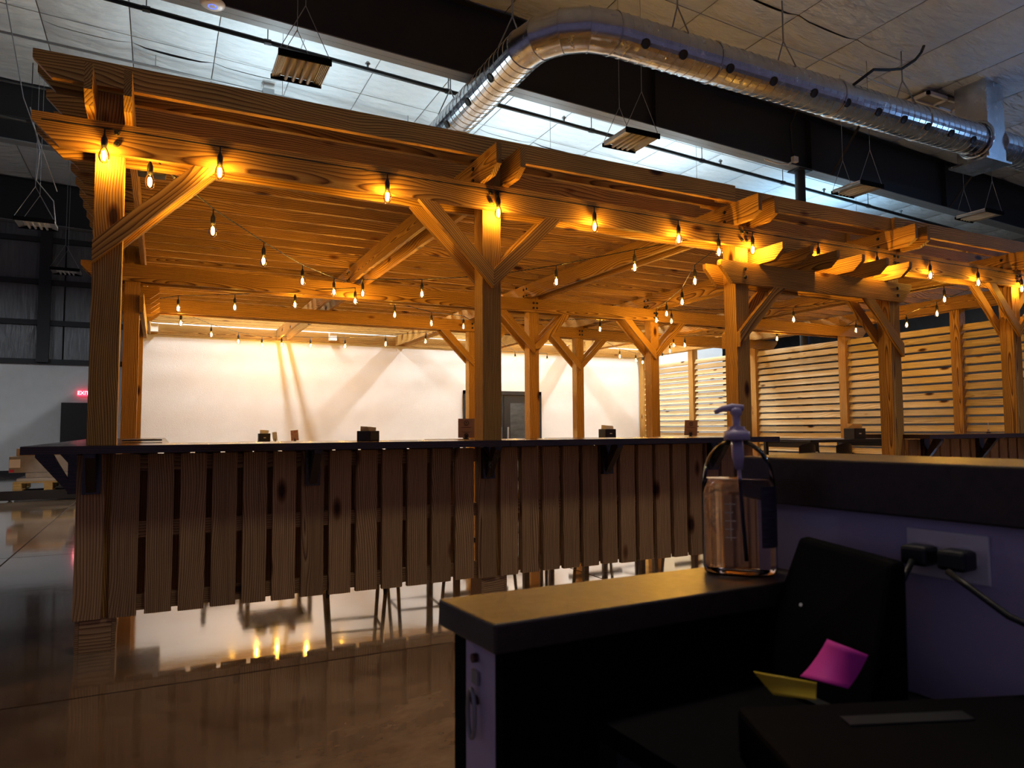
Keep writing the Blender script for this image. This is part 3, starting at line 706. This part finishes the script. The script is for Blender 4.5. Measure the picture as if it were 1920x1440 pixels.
carton(-2.15, -1.45, 14.5, 15.15, .744, .87, CARD, 'brown cardboard carton on top of the pallet stack')
# hanging cables at far left
m = MB(); m.tube([(-2.2, 12.3, 7.7), (-1.95, 12.6, 6.2), (-1.55, 13.2, 5.0)], .008, 6)
tag(m.build('brace_cable', GREY), 'thin steel brace cable slanting down at the far left', 'cable')
m = MB(); m.tube([(-2.1, 14.2, 6.7), (-1.95, 14.3, 6.0), (-2.0, 14.4, 5.5), (-1.75, 14.5, 5.2), (-1.72, 14.6, 4.83)], .010, 6)
tag(m.build('flexible_conduit', GREY), 'pale flexible conduit drooping to the far left light', 'cable')
# ================================================================== TABLES, STOOLS, TABLETOP THINGS
def high_table(x, y, z, w, d, label):
    t = thing('high_table', (x, y, 0), label, 'table', 'black high tables under the pergola')
    box('table_top', x - w / 2, x + w / 2, y - d / 2, y + d / 2, z - .035, z, BLACKM, t, .004)
    for sx in (-1, 1):
        for sy in (-1, 1):
            a = x + sx * (w / 2 - .04); b = y + sy * (d / 2 - .04)
            box('leg', a - .022, a + .022, b - .022, b + .022, 0, z - .036, BLACKM, t)
        box('apron', x + sx * (w / 2 - .05) - .012, x + sx * (w / 2 - .05) + .012, y - d / 2 + .06, y + d / 2 - .06, z - .10, z - .036, BLACKM, t)
    box('foot_bar', x - w / 2 + .06, x + w / 2 - .06, y - .02, y + .02, .20, .24, BLACKM, t)
    return t
high_table(1.25, 8.7, 1.024, .75, .75, 'black high table beneath the lowest left bulbs')
high_table(2.45, 5.6, 1.075, .7, .7, 'black high table behind the bar holding the first menu card')
high_table(3.75, 5.75, 1.07, .7, .7, 'black high table behind the bar holding the small napkin box')
high_table(4.95, 5.75, 1.07, .6, .7, 'black high table behind the bar end with the second menu card')
high_table(7.97, 6.6, 1.005, 1.5, .8, 'long black high table seen through the entrance arch')
STM = plain('black_stool_seat', (.014, .014, .015), .35)
def stool(x, y, rz, label):
    t = thing('bar_stool', (x, y, 0), label, 'bar stool', 'black bar stools under the pergola', rz=rz)
    M0 = T((x, y, 0)) @ Matrix.Rotation(rz, 4, 'Z')
    def sub(name, mb, sm=False): put(name, mesh(name, mb.v, mb.f, STM if name in ('seat', 'backrest') else BLACKM, sm), t, M0)
    m = MB(); m.box(-.19, .19, -.18, .18, .70, .74); o = put('seat', mesh('seat', m.v, m.f, STM), t, M0); bevel(o.data, .018)
    # curved backrest
    vs, fs = [], []; n = 8
    for i in range(n + 1):
        a = (i / n - .5) * 1.3
        for (r_, z_) in ((.20, .80), (.20, .975), (.215, .975), (.215, .80)):
            rr = r_ ; zz = z_ - (.03 * abs(i / n - .5) ** 2 * 4 if z_ > .9 else 0)
            vs.append((rr * math.sin(a) * 1.05, .03 + rr * math.cos(a) * .75, zz))
    for i in range(n):
        for k in range(4): fs.append((i * 4 + k, i * 4 + (k + 1) % 4, (i + 1) * 4 + (k + 1) % 4, (i + 1) * 4 + k))
    fs += [(3, 2, 1, 0), tuple(n * 4 + k for k in range(4))]
    put('backrest', mesh('backrest', vs, fs, STM), t, M0)
    for sx in (-1, 1):
        for sy in (-1, 1):
            m = MB(); m.tube([(sx * .15, sy * .14, .70), (sx * .20, sy * .19, 0)], .014, 8); sub('leg', m)
        m = MB(); m.tube([(sx * .14, .15, .74), (sx * .13, .175, .86)], .012, 8); sub('back_support', m)
    m = MB(); m.tube([(-.18, -.17, .25), (.18, -.17, .25), (.18, .17, .25), (-.18, .17, .25), (-.18, -.17, .25)], .010, 6); sub('foot_ring', m)
for (x, y, rz, lab) in ((1.9, 5.6, 1.5, 'black bar stool left of the first menu card table'), (3.05, 5.5, -1.4, 'black bar stool between the two middle tables'), (.65, 8.6, 1.6, 'black bar stool at the far left table'), (4.3, 5.85, .2, 'black bar stool behind the bar end'),
                        (6.80, 6.05, math.pi, 'black bar stool at the near left end of the long table'), (7.24, 5.90, math.pi, 'second black bar stool along the long table'), (8.6, 7.2, 0, 'black bar stool on the far side of the long table'), (1.3, 5.2, 3.0, 'black bar stool behind the bar near the big napkin box')):
    stool(x, y, rz, lab)
NAPB = noisy('brown_napkin', (.52, .34, .14), (.60, .42, .2), 8, .9)
NAPW = noisy('white_napkin', (.72, .70, .66), (.8, .78, .74), 8, .9)
def napkin_box(x, y, z, w, d, h, label, nap, rz=0.0, logo=True):
    t = thing('napkin_dispenser', (x, y, z), label, 'napkin dispenser', 'black napkin dispensers', rz=rz)
    M0 = T((x, y, z)) @ Matrix.Rotation(rz, 4, 'Z')
    m = MB(); m.box(-w / 2, w / 2, -d / 2, d / 2, 0, h); o = put('case', mesh('case', m.v, m.f, BLACK), t, M0); bevel(o.data, .004)
    m = MB(); m.box(-w * .40, w * .40, -d * .52, -d * .5, h * .12, h * .88); put('faceplate', mesh('faceplate', m.v, m.f, BLACKM), t, M0)
    if logo:
        m = MB(); m.box(-w * .10, w * .10, -d * .535, -d * .52, h * .46, h * .56); put('badge', mesh('badge', m.v, m.f, WHITE), t, M0)
    vs = [(-w * .33, -d * .35, h), (w * .33, -d * .35, h), (w * .33, d * .35, h), (-w * .33, d * .35, h), (-w * .40, -d * .28, h + h * .42), (w * .36, -d * .34, h + h * .34), (w * .40, d * .3, h + h * .38), (-w * .30, d * .36, h + h * .46)]
    put('napkins', mesh('napkins', vs, BOXF, nap), t, M0)
napkin_box(1.235, 4.60, BARZ1, .105, .105, .066, 'largest napkin dispenser on the near bar with brown napkins', NAPB, math.radians(35), False)
napkin_box(1.09, 8.6, 1.024, .125, .12, .10, 'small napkin dispenser on the far left table', NAPW)
napkin_box(3.80, 5.6, 1.07, .12, .12, .085, 'napkin dispenser with a white side on the middle table', NAPW)
napkin_box(8.22, 6.35, 1.005, .22, .16, .14, 'napkin dispenser on the long table behind the arch', NAPB)
MENU = noisy('brown_menu_card', (.27, .16, .125), (.31, .19, .15), 9, .7); INK = plain('menu_print', (.045, .028, .025), .8)
PINKP = noisy('patterned_card', (.42, .12, .12), (.62, .5, .45), 60, .7)
def menu_card(x, y, z, w, h, rz, label, mat=MENU, marks=True, tilt=0.0, cat='menu card'):
    t = thing('menu_card', (x, y, z), label, cat, 'cards standing on the tables', rz=rz)
    M0 = T((x, y, z)) @ Matrix.Rotation(rz, 4, 'Z') @ Matrix.Rotation(tilt, 4, 'Y')
    m = MB(); m.box(-w / 2, w / 2, -.0015, .0015, .015, h); put('sheet', mesh('sheet', m.v, m.f, mat), t, M0)
    m = MB(); m.box(-w * .14, w * .14, -.02, .02, 0, .012); m.box(-w * .07, w * .07, -.006, .006, .010, .04); put('stand', mesh('stand', m.v, m.f, BLACK), t, M0)
    if marks:
        m = MB()
        for s in range(1): m.tube([(w * .13 * math.cos(2 * math.pi * k / 20), -.0022, h * .80 + w * .13 * math.sin(2 * math.pi * k / 20)) for k in range(21)], w * .018, 5, False)
        m.box(-w * .03, w * .03, -.003, -.0016, h * .765, h * .835)
        for (zz, ww) in ((.67, .14), (.585, .36), (.57, .30), (.37, .32), (.32, .18)): m.box(-w * ww, w * ww, -.003, -.0016, h * zz, h * zz + h * .010)
        m.tube([(w * .12 * math.cos(2 * math.pi * k / 20), -.0022, h * .19 + w * .12 * math.sin(2 * math.pi * k / 20)) for k in range(21)], w * .022, 5, False)
        put('print', mesh('print', m.v, m.f, INK), t, M0)
menu_card(2.272, 5.4, 1.076, .135, .172, math.radians(-24), 'brown menu card on a black stand left of the second front post')
menu_card(4.72, 5.5, 1.071, .125, .165, math.radians(-30), 'brown menu card standing near the bar end', tilt=math.radians(4))
menu_card(1.21, 8.55, 1.024, .05, .115, math.radians(-20), 'narrow plain white card beside the far napkin dispenser', WHITE, False, math.radians(-7))
menu_card(1.43, 8.55, 1.024, .085, .135, math.radians(-20), 'red patterned card beside the white card', PINKP, False, math.radians(-5))
menu_card(8.02, 4.55, BARZ1, .10, .135, math.radians(31), 'thin card seen edge on by the right bar post', LBL, False)
box_ = box('bar_tray', -.20, .02, 4.95, 5.25, BARZ1 + .012, BARZ1 + .02, BLACK); tag(box_, 'thin black tray on the bar beside the corner post', 'tray')
# small metal flood light bodies by the post heads
for (x, y, z, lab) in ((X1 + .20, 4.9, 2.78, 'small metal floodlight under the roof at the corner post'), (X2 + .16, 4.85, 2.74, 'small metal floodlight under the roof at the second post')):
    t = thing('flood_light', (x, y, z), lab, 'floodlight')
    box('housing', x - .08, x + .08, y - .05, y + .05, z - .02, z + .06, BLACKM, t, .006); box('lens', x - .065, x + .065, y - .054, y - .05, z - .008, z + .045, GREY, t)
    MB().tube([(x + .1, y, z + .07), (x + .1, y, z + .03), (x + .13, y, z - .01)], .012, 6).build('arm', GREY, t); MB().tube([(x, y, z + .06), (x, y, z + .28)], .012, 6).build('stem', GREY, t)
for (x, lab) in ((-.12, 'white junction box high on the ledger at the left'), (2.98, 'white junction box high on the ledger in the middle')):
    t = box('junction_box', x - .07, x + .07, YW - .16, YW - PT - .002, 2.885, 3.03, WHITE, None, .006); tag(t, lab, 'junction box')
# ================================================================== FOREGROUND HALF WALLS
hw = thing('reception_half_wall', (.65, .85, 0), 'low reception half wall with a dark cap in the foreground', 'half wall')
def quad_prism(name, pts, z0, z1, mat, parent, bev=0):
    n = len(pts); c = V((sum(p[0] for p in pts) / n, sum(p[1] for p in pts) / n, z0))
    vs = [(p[0] - c.x, p[1] - c.y, 0) for p in pts] + [(p[0] - c.x, p[1] - c.y, z1 - z0) for p in pts]
    fs = [tuple(range(n - 1, -1, -1)), tuple(range(n, 2 * n))] + [(i, (i + 1) % n, (i + 1) % n + n, i + n) for i in range(n)]
    me = mesh(name, vs, fs, mat)
    if bev: bevel(me, bev)
    return put(name, me, parent, T(c))
quad_prism('cap', [(.363, .777), (.935, .790), (.925, .935), (.350, .932)], .894, .93, LAM, hw, .003)
quad_prism('core', [(.377, .806), (.92, .818), (.92, .90), (.375, .893)], 0, .893, PAINT, hw)
quad_prism('corner_bead', [(.381, .792), (.92, .806), (.92, .818), (.377, .806)], 0, .893, DARKPANEL, hw)
quad_prism('outer_panel', [(.375, .894), (.92, .90), (.92, .928), (.372, .926)], 0, .893, DARKPANEL, hw)
tw = thing('reception_tall_wall', (1.0, .5, 0), 'taller reception half wall with a wide dark ledge on the right', 'half wall')
def along(y, off=0.0): return (.93 + (.875 - y) * .085 + off, y)
quad_prism('wall_body', [along(.92), along(.02), along(.02, .14), along(.92, .14)], 0, 1.036, PAINT, tw)
quad_prism('ledge', [along(.93, -.018), along(0, -.018), along(0, .225), along(.98, .225)], 1.037, 1.113, LAM, tw, .003)
# outlet plate and plugs
dW = V((.085, -1, 0)).normalized(); nW = V((-1, -.085, 0)).normalized()
def wallM(y, z):     # local x along the wall (towards the viewer), local y out of the wall, local z up
    p = along(y); return T((p[0], p[1], z)) @ Matrix(((dW.x, nW.x, 0, 0), (dW.y, nW.y, 0, 0), (0, 0, 1, 0), (0, 0, 0, 1)))
op = thing('outlet_plate', (*along(.60), .99), 'white outlet plate on the tall half wall', 'outlet')
M0 = wallM(.60, .99)
m = MB(); m.box(-.053, .053, .0005, .006, -.032, .032); o = put('plate', mesh('plate', m.v, m.f, WHITE), op, M0); bevel(o.data, .002)
for s in (-1, 1):
    m = MB(); m.lathe([(.016, 0), (.016, .003)], 16); put('socket', mesh('socket', m.v, m.f, WHITE), op, M0 @ T((s * .024, .006, 0)) @ Matrix.Rotation(-math.pi / 2, 4, 'X'))
for (s, pts, lab) in ((-1, [(0, .035, -.006), (.0, .06, -.03), (-.03, .07, -.08), (-.08, .06, -.14)], 'left black plug in the outlet with its cord dropping'), (1, [(0, .04, -.012), (.03, .05, -.025), (.075, .055, -.05), (.13, .055, -.065), (.20, .05, -.075)], 'right black plug in the outlet with its cord trailing right')):
    t = thing('power_plug', M0 @ V((s * .024, .01, 0)), lab, 'plug', 'black power plugs')
    Mp = M0 @ T((s * .024, .0095, 0))
    m = MB(); m.box(-.018, .018, 0, .034, -.013, .013); o = put('plug_body', mesh('plug_body', m.v, m.f, BLACK), t, Mp); bevel(o.data, .005)
    m = MB(); m.tube(pts, .0042, 8); put('cord', mesh('cord', m.v, m.f, BLACK, True), t, Mp)
# latch on the end of the low wall
lt = thing('hook_latch', (.374, .852, .80), 'small metal ring latch on the end of the low half wall', 'latch')
m = MB(); m.box(.371, .3745, .848, .866, .835, .852); m.build('plate', GREY, lt)
m = MB(); m.tube([(.366, .855 + .011 * math.cos(2 * math.pi * s / 24), .80 + .030 * math.sin(2 * math.pi * s / 24)) for s in range(25)], .003, 8, False); m.build('ring', GREY, lt, smooth=True)
REDD = plain('dark_red_plastic', (.06, .008, .012), .5)
for z in (.868, .815): MB().tube([(.3745, .857, z), (.368, .857, z)], .006, 12).build('screw_cap', REDD, lt)
# black worktop and things on it
wt = thing('worktop', (.7, .5, .79), 'black worktop below the low half wall', 'worktop')
quad_prism('surface', [(.50, .788), (.925, .80), (.955, .2), (.52, .2)], .775, .80, DARKPANEL, wt)
for (x, y) in ((.53, .24), (.53, .76), (.9, .24), (.9, .76)): box('leg', x - .02, x + .02, y - .02, y + .02, 0, .774, BLACKM, wt)
pt = thing('payment_terminal', (.86, .69, .80), 'black upright terminal leaning by the tall half wall', 'terminal')
vs = [(.79, .80, .80), (.78, .60, .80), (.85, .59, .80), (.86, .80, .80), (.870, .775, .998), (.842, .602, .990), (.868, .600, .990), (.892, .775, .998)]
o = put('body', mesh('body', vs, BOXF, DARKPANEL), pt); bevel(o.data, .007)
quad_prism('foot', [(.775, .78), (.765, .63), (.79, .625), (.80, .78)], .8005, .806, BLACKM, pt)
MB().lathe([(.0025, 0), (.0025, .0015)], 10).build('indicator', WHITE, pt, T((.826, .735, .91)) @ Matrix.Rotation(math.radians(-70), 4, 'Y'))
rp_ = thing('receipt_printer', (.74, .5, .80), 'flat black receipt printer in the dark lower right corner', 'printer')
quad_prism('case', [(.585, .615), (.50, .43), (.845, .30), (.925, .487)], .8005, .852, DARKPANEL, rp_, .006)
quad_prism('paper_slot', [(.66, .54), (.65, .52), (.78, .47), (.79, .49)], .852, .854, BLACK, rp_)
PINK = noisy('pink_note_paper', (.66, .02, .36), (.74, .03, .44), 20, .7); YEL = noisy('yellow_note_paper', (.66, .46, .02), (.72, .52, .03), 20, .7)
def note(q, bulge, mat, label):
    q = [V(p) for p in q]; n = 8; vs, fs = [], []; nn = (q[1] - q[0]).cross(q[3] - q[0]).normalized()
    for i in range(n + 1):
        v = i / n; off = nn * (bulge * 4 * v * (1 - v))
        vs += [q[0].lerp(q[3], v) + off, q[1].lerp(q[2], v) + off]
    for i in range(n): fs.append((2 * i, 2 * i + 1, 2 * i + 3, 2 * i + 2))
    o = put('sticky_note', mesh('sticky_note', vs, fs, mat, True)); md = o.modifiers.new('thickness', 'SOLIDIFY'); md.thickness = .0005
    return tag(o, label, 'sticky note')
note([(.7356, .6165, .905), (.7534, .5744, .895), (.7223, .5787, .860), (.6921, .6206, .866)], .006, PINK, 'bright pink sticky note curling up behind the black printer')
note([(.6523, .6559, .868), (.7023, .6054, .862), (.6863, .5935, .848), (.66, .632, .846)], .002, YEL, 'mustard yellow sticky note half hidden beside the pink one')
# ------------------------------------------------------------------ hand sanitiser bottle
bt = thing('sanitizer_bottle', (.841, .868, .93), 'clear pump bottle of hand sanitizer on the low half wall', 'bottle')
M0 = T((.841, .868, .9305)) @ Matrix.Rotation(math.radians(-44.5), 4, 'Z')
PET = glassy('clear_bottle_plastic', (.93, .90, .92))
GEL, ntg, bg_ = newmat('sanitizer_gel')
bg_.inputs['Base Color'].default_value = (.88, .82, .84, 1); bg_.inputs['Roughness'].default_value = .02; bg_.inputs['Transmission Weight'].default_value = 1; bg_.inputs['IOR'].default_value = 1.18
def super_lathe(prof, n=40, e=3.2, ratio=.70):
    vs, fs = [], []
    for (r, z, k) in prof:           # k: 1 = rounded rectangle, 0 = circle
        for i in range(n):
            t = 2 * math.pi * i / n; c, s = math.cos(t), math.sin(t); ee = 2 + (e - 2) * k
            q = (abs(c) ** ee + abs(s) ** ee) ** (-1 / ee); ry = ratio * k + (1 - k)
            vs.append((r * q * c, r * q * s * ry, z))
    m = len(prof)
    for j in range(m - 1):
        for i in range(n): fs.append((j * n + i, j * n + (i + 1) % n, (j + 1) * n + (i + 1) % n, (j + 1) * n + i))
    fs.append(tuple(range(n - 1, -1, -1))); fs.append(tuple((m - 1) * n + i for i in range(n)))
    return vs, fs
prof = [(.050, 0, 1), (.055, .004, 1), (.0570, .012, 1), (.0572, .05, 1), (.0570, .11, 1), (.0562, .150, 1), (.052, .172, .9), (.044, .189, .7), (.034, .201, .4), (.022, .209, .1), (.0165, .212, 0), (.0165, .222, 0)]
vs, fs = super_lathe(prof); put('bottle_shell', mesh('bottle_shell', vs, fs, PET, True), bt, M0)
gp = [(r - .0022, z + (.003 if i == 0 else 0), k) for i, (r, z, k) in enumerate(prof[:6])]
vs, fs = super_lathe(gp); put('gel', mesh('gel', vs, fs, GEL, True), bt, M0)
PUMP = plain('lilac_white_pump', (.60, .52, .70), .4)
m = MB(); m.lathe([(.0165, .212), (.0205, .213), (.0205, .226), (.0165, .227), (.013, .231), (.013, .234), (.0062, .235), (.0062, .252), (.0095, .254), (.0095, .263), (.006, .265)], 24)
put('pump_collar', mesh('pump_collar', m.v, m.f, PUMP, True), bt, M0)
m = MB(); m.tube([(.012, 0, .2645), (-.006, 0, .2655), (-.022, 0, .263), (-.034, 0, .257)], [.005, .0065, .005, .0035], 10); put('spout', mesh('spout', m.v, m.f, PUMP, True), bt, M0)
m = MB(); m.tube([(0, 0, .216), (.001, 0, .185), (.002, 0, .165)], [.0095, .0095, .006], 12); m.tube([(.002, 0, .166), (.010, 0, .02)], .003, 8); put('dip_tube', mesh('dip_tube', m.v, m.f, PUMP, True), bt, M0)
LABD = noisy('dark_printed_label', (.015, .012, .018), (.06, .05, .07), 90, .6, stretch=(.15, 1, 3))
vs, fs = [], []
for j, z in enumerate((.046, .140)):
    for i in range(9):
        t = math.radians(-58 + 46 * i / 8); c, s = math.cos(t), math.sin(t); q = (abs(c) ** 3.2 + abs(s) ** 3.2) ** (-1 / 3.2)
        vs.append((.0578 * q * c, .0578 * q * s * .70 - .0006, z))
fs = [(i, i + 1, 10 + i, 9 + i) for i in range(8)]
put('label_sheet', mesh('label_sheet', vs, fs, LABD, True), bt, M0)
GOLD = plain('pale_scale_marks', (.80, .70, .45), .4)
m = MB()
for k in range(5): m.box(-.020, -.004 - (k % 2) * .004, -.0408, -.0402, .060 + .013 * k, .0615 + .013 * k)
m.box(-.0125, -.0112, -.0408, -.0402, .056, .115); put('measuring_scale', mesh('measuring_scale', m.v, m.f, GOLD), bt, M0)
